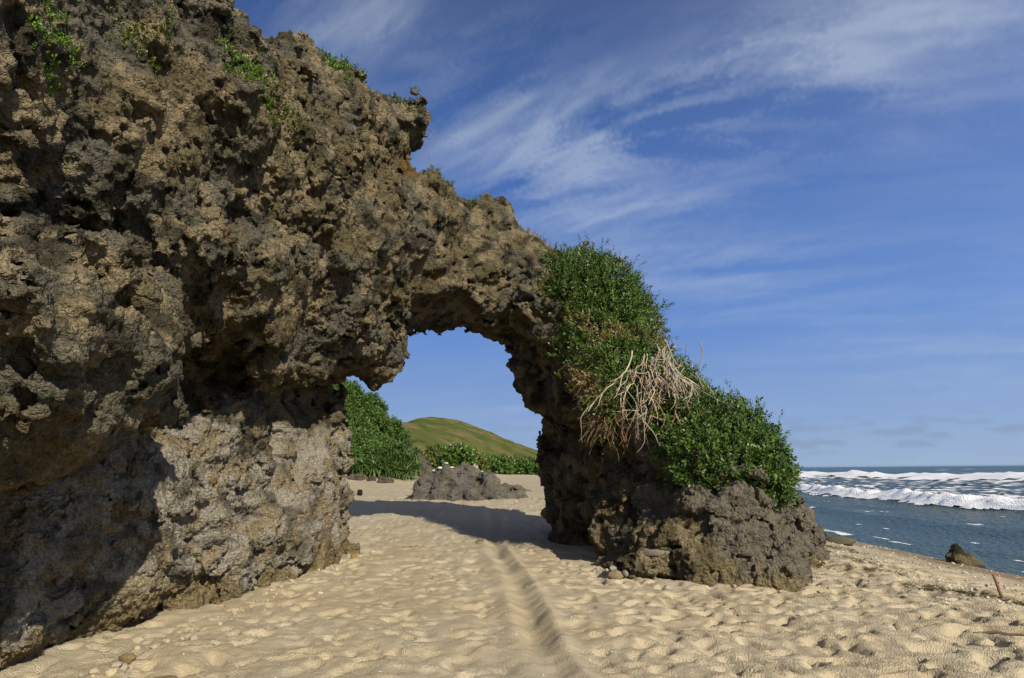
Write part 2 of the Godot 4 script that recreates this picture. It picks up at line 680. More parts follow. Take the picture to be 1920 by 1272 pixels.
func make_sky() -> ImageTexture:
	var w := 2048
	var h := 1024
	var a := FastNoiseLite.new()
	a.seed = 5
	a.frequency = 1.0
	a.fractal_octaves = 5
	a.domain_warp_enabled = true
	a.domain_warp_amplitude = 0.6
	a.domain_warp_frequency = 0.8
	var b := FastNoiseLite.new()
	b.seed = 9
	b.frequency = 1.0
	b.fractal_octaves = 3
	# wisps of cirrus: azimuth, elevation, half length, half width (degrees), tilt, strength
	var wisps := [[15.0, 29.0, 20.0, 5.0, 9.0, 1.35], [6.0, 24.0, 12.0, 6.0, -16.0, .8], [21.0, 33.0, 9.0, 3.0, 20.0, .8], [-14.0, 39.0, 7.0, 5.0, 30.0, 1.0], [-24.0, 42.0, 3.0, 8.0, 20.0, .9], [20.0, 15.5, 11.0, 3.0, -4.0, .8], [1.0, 30.0, 7.0, 9.0, 35.0, .6], [34.0, 33.0, 16.0, 5.0, 16.0, .5], [2.0, 7.0, 7.0, 3.0, 14.0, .45], [60.0, 30.0, 30.0, 8.0, 10.0, .6], [-70.0, 35.0, 30.0, 8.0, 20.0, .6], [120.0, 28.0, 35.0, 8.0, -10.0, .7], [-140.0, 30.0, 35.0, 9.0, 8.0, .7], [40.0, 9.0, 20.0, 4.0, 4.0, .5]]
	var stops := [[0.0, Color(0.320, 0.435, 0.610)], [4.0, Color(0.245, 0.375, 0.630)], [12.0, Color(0.130, 0.265, 0.610)], [24.0, Color(0.062, 0.158, 0.450)], [40.0, Color(0.025, 0.072, 0.230)], [90.0, Color(0.017, 0.050, 0.170)]]
	var px := PackedFloat32Array()
	px.resize(w * h * 3)
	for j in h:
		var el := 90.0 - (j + 0.5) / h * 180.0
		var c := Color(0.2, 0.3, 0.45)
		if el > 0.0:
			for s in stops.size() - 1:
				if el >= stops[s][0]:
					c = (stops[s][1] as Color).lerp(stops[s + 1][1], minf((el - stops[s][0]) / (stops[s + 1][0] - stops[s][0]), 1.0))
		for i in w:
			var q := c
			if el > 0.0:
				var az := wrapf((i + 0.5) / w * 360.0, -180.0, 180.0)
				var cover := 0.05
				for s in wisps:
					var x: float = wrapf(az - s[0], -180.0, 180.0) * 0.87
					var y: float = el - s[1]
					if absf(x) > s[2] * 3.0 or absf(y) > 40.0: continue
					var ct := cos(deg_to_rad(s[4]))
					var st := sin(deg_to_rad(s[4]))
					var along: float = (x * ct + y * st) / s[2]
					var across: float = (-x * st + y * ct) / s[3]
					cover += s[5] * exp(-along * along - across * across)
				if cover > 0.03:
					var r := deg_to_rad(az)
					var k := 1.0 / (sin(deg_to_rad(el)) + 0.22)
					var X := sin(r) * k
					var Z := -cos(r) * k
					var u := X * 0.93 + Z * 0.36
					var v := -X * 0.36 + Z * 0.93
					var streak := 0.5 + 0.5 * a.get_noise_3d(u * 1.3, v * 5.2, 1.0)
					var puff := 0.5 + 0.5 * b.get_noise_3d(u * 5.0, v * 9.0, 7.0)
					var fibre := 0.5 + 0.5 * b.get_noise_3d(u * 4.0 + 1.5 * streak, v * 26.0, 5.0)
					var amount := clampf(cover * (streak * 1.5 - 0.5) * (0.35 + 0.5 * puff + 0.5 * fibre), 0.0, 0.8)
					q = q.lerp(Color(0.56, 0.64, 0.74), amount * 0.55)
				# air scatters more, and whiter, towards the sun behind the viewer; added to fill the shadows
				var to_sun := sin(deg_to_rad(el)) * 0.53 + cos(deg_to_rad(el)) * 0.848 * cos(deg_to_rad(az - 149.0))
				var glow := pow(0.5 + 0.5 * to_sun, 3.0)
				q = q + Color(0.46, 0.46, 0.45) * glow
				if el < 5.0:
					# a low bank of small grey clouds over the sea
					var bank := b.get_noise_3d(az * 0.22, el * 1.5, 3.0)
					q = q.lerp(Color(0.20, 0.265, 0.40), clampf(bank * 2.0 - 0.2, 0.0, 0.35) * sst(5.0, 2.6, el) * sst(0.2, 1.4, el))
			var o := (j * w + i) * 3
			px[o] = q.r / 1.55
			px[o + 1] = q.g / 1.55
			px[o + 2] = q.b / 1.55
	return ImageTexture.create_from_image(Image.create_from_data(w, h, false, Image.FORMAT_RGBF, px.to_byte_array()))

func setup_noise() -> void:
	n_big.seed = 3
	n_big.frequency = 1.0
	n_big.fractal_octaves = 2
	n_cell.seed = 12
	n_cell.noise_type = FastNoiseLite.TYPE_CELLULAR
	n_cell.frequency = 1.25
	n_cell.fractal_type = FastNoiseLite.FRACTAL_NONE
	n_cell.cellular_return_type = FastNoiseLite.RETURN_DISTANCE
	n_small.seed = 21
	n_small.frequency = 2.2
	n_small.fractal_octaves = 4
	n_crack.seed = 77
	n_crack.frequency = 0.8
	n_crack.fractal_type = FastNoiseLite.FRACTAL_RIDGED
	n_crack.fractal_octaves = 2
	n_fine.seed = 33
	n_fine.frequency = 9.0
	n_fine.fractal_octaves = 3
	n_col.seed = 41
	n_col.frequency = 0.7
	n_col.fractal_octaves = 4
	n_foot.seed = 52
	n_foot.noise_type = FastNoiseLite.TYPE_CELLULAR
	n_foot.frequency = 1.0
	n_foot.fractal_type = FastNoiseLite.FRACTAL_NONE
	n_foot.cellular_return_type = FastNoiseLite.RETURN_DISTANCE
	n_ripple.seed = 63
	n_ripple.frequency = 1.0
	n_ripple.fractal_octaves = 3

func setup_materials() -> void:
	var grain := ramp_tex(1, 0.035, 5, Color(0.36, 0.34, 0.30), Color(1, 1, 1), 1024, FastNoiseLite.TYPE_SIMPLEX_SMOOTH, false, 0.7)
	var pits := ramp_tex(2, 0.022, 6, Color.BLACK, Color.WHITE, 1024, FastNoiseLite.TYPE_PERLIN, false, 0.68)
	M.rock = triplanar(mat(Color(0.95, 0.95, 0.95), 0.95, true, 0.25), 1.3, grain, pits, 11.0)
	var speck := ramp_tex(3, 0.22, 3, Color(0.72, 0.70, 0.68), Color(1, 1, 1), 512)
	var sandy := ramp_tex(4, 0.06, 5, Color.BLACK, Color.WHITE, 512)
	M.sand = triplanar(mat(Color.WHITE, 0.95, true, 0.2), 0.6, speck, sandy, 1.7)
	M.leaf = mat(Color.WHITE, 0.42, true, 0.4)
	M.leaf.backlight_enabled = true
	M.leaf.backlight = Color(0.35, 0.42, 0.12)
	M.leaf.cull_mode = BaseMaterial3D.CULL_DISABLED
	M.dead = mat(lin(0.38, 0.32, 0.24), 0.9)
	M.dead_grey = mat(lin(0.27, 0.245, 0.205), 0.9)
	M.twig = mat(lin(0.27, 0.18, 0.10), 0.9)
	M.hill = triplanar(mat(Color.WHITE, 0.95, true, 0.1), 9.0, ramp_tex(6, 0.03, 5, Color(0.6, 0.6, 0.55), Color(1, 1, 1), 512), null, 0)
	M.water = mat(lin(0.036, 0.062, 0.052), 0.25, false, 0.3)
	M.water = triplanar(M.water, 3.5, null, ramp_tex(7, 0.02, 4, Color.BLACK, Color.WHITE, 512), 14.0)
	M.foam = triplanar(mat(lin(0.80, 0.82, 0.84), 0.8, false, 0.3), 1.5, null, ramp_tex(8, 0.03, 4, Color.BLACK, Color.WHITE, 512), 10.0)
	M.shell = mat(lin(0.50, 0.48, 0.43), 0.8)
	M.stone = triplanar(mat(Color.WHITE, 0.95, true, 0.2), 0.35, grain, pits, 1.5)
	M.wood = mat(lin(0.13, 0.09, 0.06), 0.9)
	M.post = mat(lin(0.16, 0.085, 0.05), 0.9)
	M.weed = mat(Color.WHITE, 0.8, true, 0.3)

func build_ground() -> void:
	var xs := spaced(-420.0, 60.0, -4.3, 6.6, 0.034, 1.07)
	var ds := spaced(-9.0, 900.0, 4.6, 11.5, 0.030, 1.016)
	var o := part("sand_beach", sheet(xs, ds, ground, sand_tint), M.sand)
	tag(o, "pale trampled beach sand with footprints and a wheel rut", "", "", "structure")

func shore_x(d: float) -> float:
	return 12.2 + 0.5 * sin(d * 0.11) + 0.25 * sin(d * 0.31 + 1.0)

func swell(x: float, d: float) -> float:
	var s := x - shore_x(d)
	var h := SEA + 0.05 * n_big.get_noise_2d(x * 0.35, d * 0.15)
	h += 0.025 * n_ripple.get_noise_2d(x * 0.9, d * 0.5)
	if s > 0.0: h += 0.10 * sin(s * 0.55 + 0.7 * n_big.get_noise_2d(d * 0.05, 2.0)) * sst(2.0, 10.0, s) * sst(120.0, 60.0, s)
	# a low green wave about to break near the beach, and two lines of breakers
	var w1 := s - 7.0 - 0.8 * n_big.get_noise_2d(d * 0.05, 11.0)
	h += 0.24 * exp(-w1 * w1 / 1.6)
	var w2 := s - 15.5 - 2.0 * n_big.get_noise_2d(d * 0.035, 5.0)
	h += (0.62 + 0.2 * n_big.get_noise_2d(d * 0.12, 8.0)) * (exp(-w2 * w2 / 1.3) if w2 < 0.0 else exp(-w2 * w2 / 9.0))
	var w3 := s - 72.0 - 7.0 * n_big.get_noise_2d(d * 0.012, 15.0)
	h += (1.0 + 0.5 * n_big.get_noise_2d(d * 0.05, 18.0)) * (exp(-w3 * w3 / 6.0) if w3 < 0.0 else exp(-w3 * w3 / 60.0))
	return h

func foam_here(x: float, d: float) -> float:
	var s := x - shore_x(d)
	var w2 := s - 15.5 - 2.0 * n_big.get_noise_2d(d * 0.035, 5.0)
	var w3 := s - 72.0 - 7.0 * n_big.get_noise_2d(d * 0.012, 15.0)
	var f := -0.35
	f = maxf(f, 0.9 - absf(w2 + 0.4) * 0.8)
	f = maxf(f, 1.0 - absf(w3 + 1.5) * 0.30)
	if w2 > 0.5 and w3 < 0.0: f = maxf(f, 0.02 - 0.16 * sst(4.0, 30.0, w2) + 0.2 * sst(-26.0, -4.0, w3))
	if s < 5.0: f = maxf(f, -0.04 - absf(s - 0.4) * 0.35)
	return f + 0.5 * n_small.get_noise_2d(x * 0.25, d * 0.06) + 0.3 * n_ripple.get_noise_2d(x * 1.3, d * 0.5)

func build_sea() -> void:
	var xs := spaced(6.0, 6000.0, 11.0, 32.0, 0.15, 1.022)
	var ds := spaced(-40.0, 6000.0, 15.0, 62.0, 0.32, 1.024)
	var sea := part("sea", sheet(xs, ds, swell, func(_x, _h, _d): return Color.WHITE), M.water)
	tag(sea, "dark blue-green sea with low swell", "", "", "structure")
	# foam: torn sheets lying on the water, one mesh per line of surf
	var sets := [[], [], []]
	var w := xs.size()
	for k in 3: sets[k] = [PackedVector3Array(), PackedInt32Array(), {}]
	for j in ds.size() - 1:
		if ds[j] > 600.0: break
		for i in w - 1:
			if xs[i] > 400.0: break
			if foam_here(xs[i], ds[j]) < 0.0: continue
			var s := xs[i] - shore_x(ds[j])
			var k := 0 if s < 11.5 else 1 if s < 40.0 else 2
			var q := []
			for c in [[0, 0], [1, 0], [0, 1], [1, 1]]:
				var key: int = (j + c[1]) * w + i + c[0]
				if not sets[k][2].has(key):
					var x := xs[i + c[0]]
					var d := ds[j + c[1]]
					var f := clampf(foam_here(x, d), 0.0, 1.0)
					var big := 0.8 if k == 2 else 0.4 if k == 1 else 0.04
					var lump := f * big * (0.35 + 0.9 * n_small.get_noise_2d(x * 0.35, d * 0.35) + 0.5 * n_fine.get_noise_2d(x * 0.25, d * 0.25))
					sets[k][2][key] = sets[k][0].size()
					sets[k][0].append(Vector3(x, swell(x, d) + 0.012 + maxf(lump, 0.0), -d))
				q.append(sets[k][2][key])
			sets[k][1].append_array([q[0], q[2], q[1], q[1], q[2], q[3]])
	var called := ["wash_foam", "breaking_wave", "breaking_wave"]
	var says := ["thin broken foam along the edge of the beach", "nearer low line of white surf rolling to the beach", "farther tall line of white surf below the horizon"]
	for k in 3:
		if sets[k][1].size() == 0: continue
		var v: PackedVector3Array = sets[k][0]
		var idx: PackedInt32Array = sets[k][1]
		var o := part(called[k], mesh_of(v, normals_of(v, idx), PackedColorArray(), idx), M.foam)
		if k == 0: tag(o, says[k], "foam", "", "stuff")
		else: tag(o, says[k], "wave", "lines of surf")

func rock_color(p: Vector3) -> Color:
	var a := n_col.get_noise_3d(p.x * 0.9, p.y * 0.9, p.z * 0.9)
	var b := n_col.get_noise_3d(p.x * 2.6 + 30.0, p.y * 2.6, p.z * 2.6)
	var e := n_small.get_noise_3d(p.x * 0.9, p.y * 0.9 + 50.0, p.z * 0.9)
	var c := Color(0.265, 0.225, 0.13).lerp(Color(0.235, 0.225, 0.18), sst(-0.25, 0.15, a))
	# the grey lower wall on the left has less of the brown crust; sunlit paleness is painted in too
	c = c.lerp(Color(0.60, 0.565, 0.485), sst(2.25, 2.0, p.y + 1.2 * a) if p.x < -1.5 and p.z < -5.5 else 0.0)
	c = c.lerp(Color(0.075, 0.066, 0.04) if p.y > 1.8 or p.x > 0.0 else Color(0.16, 0.145, 0.11), sst(0.02, 0.3, b) * 0.8)
	c = c.lerp(Color(0.52, 0.43, 0.275), sst(0.02, 0.30, e) * 0.8)
	var o := n_col.get_noise_3d(p.x * 1.5, p.y * 1.5 + 80.0, p.z * 1.5)
	c = c.lerp(Color(0.30, 0.155, 0.035), sst(0.40, 0.55, o) * 0.6)
	c = c.lerp(Color(0.34, 0.315, 0.265), sst(2.4, 2.7, p.x + 2.0 * a) * 0.75)
	# yellow unweathered stone along the foot of the walls
	var foot := p.y - (0.2 if p.x < 0.0 else 0.02) - 0.4 * n_col.get_noise_2d(p.x * 1.3, p.z * 1.3)
	return c.lerp(Color(0.43, 0.35, 0.20), sst(0.12, -0.05, foot))

var arch: Dictionary

func arch_bones() -> void:
	var V := func(x, y, z): return Vector3(x, y, z)
	bones([
		["bone", V.call(-7.2, 5, -1), 3.6, V.call(-6, 5.3, 7), 3.1],
		["bone", V.call(-6, 5.3, 7), 3.1, V.call(-4.3, 5.9, 11), 2.6],
		["bone", V.call(-3.7, 7, 8.4), 0.9, V.call(-3.1, 7.3, 10.4), 1.05, 0.4],
		["bone", V.call(-3.3, 7.5, 10.8), 1.05, V.call(-2.3, 8.25, 11.7), 0.62, 0.25],
		["bone", V.call(-2.5, 6.6, 12.2), 1.2, V.call(-1.85, 6.9, 12.9), 0.75, 0.3],
		["bone", V.call(-7.9, 1.2, 1), 3, V.call(-6.05, 1, 10.6), 2.7],
		["bone", V.call(-4.8, 0.6, 11.8), 1.75, V.call(-4.7, 2.6, 12.4), 1.5],
		["bone", V.call(-3.9, 0.2, 10.4), 0.75, V.call(-3.9, 0, 13.4), 0.7, 0.4],
		["bone", V.call(-4, 4, 9.6), 1.2, V.call(-3.4, 4.6, 12.2), 1.2],
		["bone", V.call(-2.6, 3.9, 12.4), 0.55, V.call(-2.6, 3.5, 12.6), 0.35, 0.3],
		["egg", V.call(-3.78, 2.5, 4.3), V.call(1.28, 1.1, 1.75), 0.4],
		["egg", V.call(-3.6, 2.2, 2.4), V.call(1.2, 1.3, 1.1), 0.4],  # bulge out of view, added to shade the lower left wall
		["bone", V.call(-3.75, 3.9, 6.4), 0.8, V.call(-3.55, 3.9, 9.4), 0.9, 0.4],
		["bone", V.call(-3.2, 6, 12.2), 1.75, V.call(-1.2, 6.05, 13.8), 1.25],
		["bone", V.call(-1.2, 6.05, 13.8), 1.15, V.call(0.5, 5.55, 14.6), 1.05],
		["bone", V.call(-0.75, 6.8, 13.6), 0.55, V.call(-0.3, 7.45, 13.8), 0.2, 0.2],
		["bone", V.call(0.6, 5.7, 14.6), 1.1, V.call(1.5, 5, 14.2), 1.1],
		["bone", V.call(1.6, 4.8, 14.2), 1.1, V.call(2.5, 2.4, 12.4), 1.15],
		["bone", V.call(2.5, 2.4, 12.4), 1.15, V.call(3.4, 0.9, 10.8), 1.05],
		["bone", V.call(1.9, 3.5, 14.6), 1.15, V.call(2, 0, 14.8), 1.25],
		["bone", V.call(2.1, 1.5, 13), 1.1, V.call(2.9, 0.2, 11), 1.2],
		["bone", V.call(3.2, 0.6, 10.5), 0.85, V.call(3.35, 0, 10.25), 0.88],
		["bone", V.call(3.7, 0.1, 10.2), 0.6, V.call(3.8, 0, 9.9), 0.55, 0.3],
		["bone", V.call(1.7, 0.1, 11.2), 0.35, V.call(2.4, 0.1, 10.4), 0.45, 0.25],
		["egg", V.call(4.75, 0.2, 11.8), V.call(0.65, 1.2, 0.8), 0.3],
		["hollow", V.call(1.15, 1.75, 10.3), 1.3, V.call(0.15, 1.6, 13.4), 1.15, 0.4],
		["bone", V.call(1.95, 0.15, 10.35), 0.36, V.call(2.7, 0.15, 9.75), 0.42, 0.25],
		["bone", V.call(0.1, 5.2, 14.8), 0.5, V.call(0.95, 3.3, 14.9), 0.5, 0.4],
		["bone", V.call(1, 3.3, 14.9), 0.5, V.call(1.45, 0, 14.9), 0.5, 0.4],
		["hollow", V.call(-3.45, 0.6, 3.2), 0.75, V.call(-3.72, 0.3, 6.2), 0.42, 0.3],
	])


func build_arch() -> void:
	var t0 := Time.get_ticks_msec()
	arch_bones()
	arch = rock_surface(Vector3(-6.0, -0.5, -16.8), Vector3(5.9, 9.3, -2.0), 0.042, 6, 0.85)
	var v: PackedVector3Array = arch.v
	var n: PackedVector3Array = arch.n
	var col := PackedColorArray()
	var which := PackedByteArray()
	for i in v.size():
		var p := v[i]
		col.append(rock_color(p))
		v[i] = p + n[i] * 0.055 * n_fine.get_noise_3d(p.x, p.y, p.z)
		var d := -p.z
		which.append(0 if p.x < -2.2 + (d - 11.0) * 0.25 and d < 16.5 else 2 if p.y < 4.6 - (p.x - 1.0) * 0.4 or p.x > 1.3 else 1)
	arch.v = v
	arch.n = normals_of(v, arch.idx)
	refine(arch, col, which, 10.5)
	var root := base("rock_arch", P(0, 0, 13), "tall craggy limestone sea arch joining the left cliff to the beach", "rock arch")
	root.position = Vector3.ZERO
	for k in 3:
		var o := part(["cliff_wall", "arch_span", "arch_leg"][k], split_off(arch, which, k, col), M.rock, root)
		o.set_meta("label", ["overhanging pitted limestone cliff", "narrow craggy span over the opening", "shaded leg standing on the sand"][k])

func hill(x: float, d: float) -> float:
	var dx := x + 48.0
	var h := 38.0 - 0.38 * sqrt(dx * dx + 144.0) - (0.115 * (390.0 - d) if d < 390.0 else 0.2 * (d - 390.0))
	h += 2.2 * n_big.get_noise_2d(x * 0.02, d * 0.02) + 0.5 * n_big.get_noise_2d(x * 0.09, d * 0.09)
	return maxf(h, 0.0) - 0.6 + beach(x, d) * sst(300.0, 100.0, d)

func hill_tint(x: float, h: float, d: float) -> Color:
	var a := n_col.get_noise_2d(x * 0.035 + d * 0.012, d * 0.03)
	var b := n_small.get_noise_2d(x * 0.03, d * 0.03)
	var c := Color(0.115, 0.14, 0.042).lerp(Color(0.20, 0.165, 0.08), sst(-0.2, 0.3, a + 0.5 * n_small.get_noise_2d(x * 0.12, d * 0.05)))
	return c.lerp(Color(0.06, 0.10, 0.02), sst(0.05, 0.35, b) * 0.8)

func bush(called: String, label: String, category: String, group: String, at: Vector3, eggs: Array, mesh: Mesh, per_m2: float, size: float, tone: int) -> Node3D:
	# at and eggs in (x, h, d); the eggs are measured from the foot
	var o := base(called, P(at.x, at.y, at.z), label, category, group)
	var v := PackedVector3Array()
	var idx := PackedInt32Array()
	for e in eggs:
		var c := P(e[0].x, e[0].y, e[0].z)
		tube(v, idx, [Vector3(0, -0.15, 0), c * 0.5 + Vector3(0, -0.1 * c.y, 0), c], 0.03 + 0.02 * (e[1] as Vector3).y, 0.012)
	part("stems", tube_mesh(v, idx), M.twig, o)
	leafy(o, eggs, mesh, per_m2, size, func(_p): return green(tone))
	return o

func strap_head(count: int, long: float, seed_: int) -> ArrayMesh:
	# the crown of a screw pine: long arching strap leaves in a spiral
	var r := RandomNumberGenerator.new()
	r.seed = seed_
	var v := PackedVector3Array()
	var idx := PackedInt32Array()
	for i in count:
		var az := i * 2.4
		var up := lerpf(1.35, -0.35, float(i) / count) + r.randfn(0, .12)
		var out := Vector3(cos(az), 0, sin(az))
		var side := Vector3(-sin(az), 0, cos(az))
		var L := long * r.randf_range(0.75, 1.1)
		var p := Vector3.ZERO
		var ang := up
		var o := v.size()
		for k in 5:
			var wide := L * 0.035 * (1.0 - pow(k / 4.2, 2.0))
			v.append(p - side * wide)
			v.append(p + side * wide)
			p += (out * cos(ang) + Vector3.UP * sin(ang)) * L / 4.0
			ang -= 0.38
		for k in 4:
			var q := o + k * 2
			idx.append_array([q, q + 2, q + 1, q + 1, q + 2, q + 3])
	return mesh_of(v, normals_of(v, idx), PackedColorArray(), idx)

func build_hills() -> void:
	var xs := spaced(-330.0, 95.0, -110.0, 60.0, 2.2, 1.06)
	var ds := spaced(95.0, 560.0, 110.0, 430.0, 2.8, 1.06)
	tag(part("grassy_hill", sheet(xs, ds, hill, hill_tint), M.hill), "smooth green and brown grassy hill seen through the arch", "", "", "structure")
	# the near wooded slope: an earth bank with its bushes
	var bank := func(x: float, d: float) -> float:
		var e := Vector2((x + 15.5) / 10.5, (d - 50.0) / 13.0).length()
		return beach(x, d) - 0.5 + 6.1 * sst(1.0, 0.1, e) + 0.25 * n_big.get_noise_2d(x * 0.5, d * 0.5)
	var earth := func(x: float, _h: float, d: float) -> Color:
		return Color(0.10, 0.085, 0.04).lerp(Color(0.07, 0.09, 0.025), clampf(0.5 + n_col.get_noise_2d(x, d), 0, 1))
	tag(part("earth_bank", sheet(spaced(-27.0, -4.5, -26.0, -5.0, 0.3, 1.2), spaced(36.0, 64.0, 37.0, 62.0, 0.35, 1.2), bank, earth), M.hill), "steep earth bank under the green bushes", "", "", "structure")
	var sprig := leaf_sprig(10, 0.5, 0.3, 0.15, 4)
	var spots := [[-9.6, 39.5], [-11.2, 41.0], [-8.4, 40.6], [-10.2, 42.5], [-12.4, 43.0], [-9.0, 43.5], [-11.4, 44.6], [-13.4, 45.6], [-10.4, 46.2], [-12.4, 47.4], [-8.0, 43.0], [-14.6, 48.6], [-11.2, 49.2], [-9.2, 47.4]]
	var where := ["in the front row beside the left jamb", "in the front row, half behind the left jamb", "in the front row beside the screw pines", "in the second row above the front bushes", "in the second row against the left jamb", "right of the middle of the slope", "in the middle of the slope", "high on the slope by the left jamb", "on the right shoulder of the slope", "below the top of the slope", "at the right foot of the slope", "at the very top behind the left jamb", "on the crest of the slope", "on the right crest of the slope"]
	for i in spots.size():
		var x: float = spots[i][0]
		var d: float = spots[i][1]
		var eggs := [[Vector3(0, .8, 0), Vector3(1.1, .9, 1.0)], [Vector3(.7, .55, -.5), Vector3(.75, .65, .7)], [Vector3(-.7, .6, -.4), Vector3(.8, .7, .7)], [Vector3(.1, 1.3, .2), Vector3(.7, .6, .7)]]
		bush("bush", "dense green bush " + where[i], "bush", "bushes on the wooded slope", Vector3(x, bank.call(x, d), d), eggs, sprig, 30.0, 0.7, 0)
	# screw pines at the foot of the slope
	var head := strap_head(46, 1.15, 8)
	var pines := [[-7.3, 38.2, 1.2], [-6.6, 39.0, 1.8], [-8.3, 37.8, .9], [-6.3, 37.8, .9], [-7.1, 40.0, 2.5]]
	var which := ["second from the left", "second from the right", "lowest and farthest left", "rightmost, beside the pale boulder", "tallest and hindmost"]
	for i in pines.size():
		var p: Array = pines[i]
		var foot := Vector3(p[0], beach(p[0], p[1]) - 0.05, p[1])
		var o := base("screw_pine", P(foot.x, foot.y, foot.z), "screw pine with long strap leaves, " + which[i] + " under the bushes", "screw pine", "screw pines under the slope")
		var v := PackedVector3Array()
		var idx := PackedInt32Array()
		tube(v, idx, [Vector3.ZERO, Vector3(.05, p[2] * .5, 0), Vector3(-.05, p[2] * .85, .05)], 0.11, 0.07, 7)
		var tops := [Vector3(-.05, p[2] * .85, .05)]
		for k in 7:
			var q := TAU * k / 7.0 + i
			var tip := Vector3(cos(q) * .7, p[2] * (0.4 + 0.5 * rng.randf()), sin(q) * .7)
			tube(v, idx, [Vector3(0, p[2] * .4, 0), tip * Vector3(.6, .85, .6), tip], 0.06, 0.05, 6)
			tops.append(tip)
		part("trunk", tube_mesh(v, idx), M.twig, o)
		var places := []
		var tints := PackedColorArray()
		for t in tops:
			places.append(Transform3D(facing(Vector3.UP + (t as Vector3) * Vector3(.5, 0, .5), rng.randf() * TAU, rng.randf_range(.75, 1.05)), t))
			tints.append(Color(0.04, 0.08, 0.015).lerp(Color(0.075, 0.125, 0.025), rng.randf()))
		scatter("strap_leaves", head, M.leaf, places, tints, o)
	# a belt of dark thicket at the foot of the grassy hill
	var belt := leaf_sprig(9, 1.2, 0.8, 0.45, 5)
	var words := ["leftmost", "second", "third", "fourth", "fifth", "sixth", "seventh", "eighth", "ninth", "tenth", "eleventh", "twelfth"]
	for i in 12:
		var x := -15.0 + i * 1.55 + rng.randfn(0, .5)
		var d := 92.0 + rng.randfn(0, 20.0) + i * 3.0
		var tall := 2.3 - i * 0.09 + rng.randf() * 0.9
		var eggs := [[Vector3(0, tall * .5, 0), Vector3(1.5, tall * .55, 1.5)], [Vector3(.9, tall * .35, -.6), Vector3(1.1, tall * .4, 1.1)], [Vector3(-.8, tall * .4, .3), Vector3(1.1, tall * .42, 1.1)]]
		bush("thicket", "dark green thicket below the grassy hill, " + words[i] + " from the left", "thicket", "thickets below the hill", Vector3(x, beach(x, d) - .1, d), eggs, belt, 7.0, 0.62, [0, 0, 3, 0][i % 4])
	for i in 7:
		var x := -9.0 + i * 4.6 + rng.randfn(0, 1.0)
		var d := 165.0 + i * 9.0 + rng.randfn(0, 8.0)
		var eggs := [[Vector3(0, 1.0, 0), Vector3(2.6, 1.5, 2.0)], [Vector3(1.9, .7, 0), Vector3(1.8, 1.1, 1.6)]]
		bush("hill_bush", "small far bush on the low end of the hill, " + words[i] + " from the left", "bush", "far bushes on the hill", Vector3(x, maxf(hill(x, d), beach(x, d)) - .2, d), eggs, belt, 5.0, 1.0, 0)

func ridge_rock(called: String, label: String, category: String, list: Array, lo: Vector3, hi: Vector3, h: float, scale_: float, tint: Callable, group := "") -> MeshInstance3D:
	bones(list)
	rough_scale = scale_
	var r := rock_surface(lo, hi, h, 4, 0.6 / scale_)
	rough_scale = 1.0
	var c := PackedColorArray()
	for p in r.v: c.append(tint.call(p))
	var o := part(called, mesh_of(r.v, r.n, c, r.idx), M.rock)
	tag(o, label, category, group)
	return o

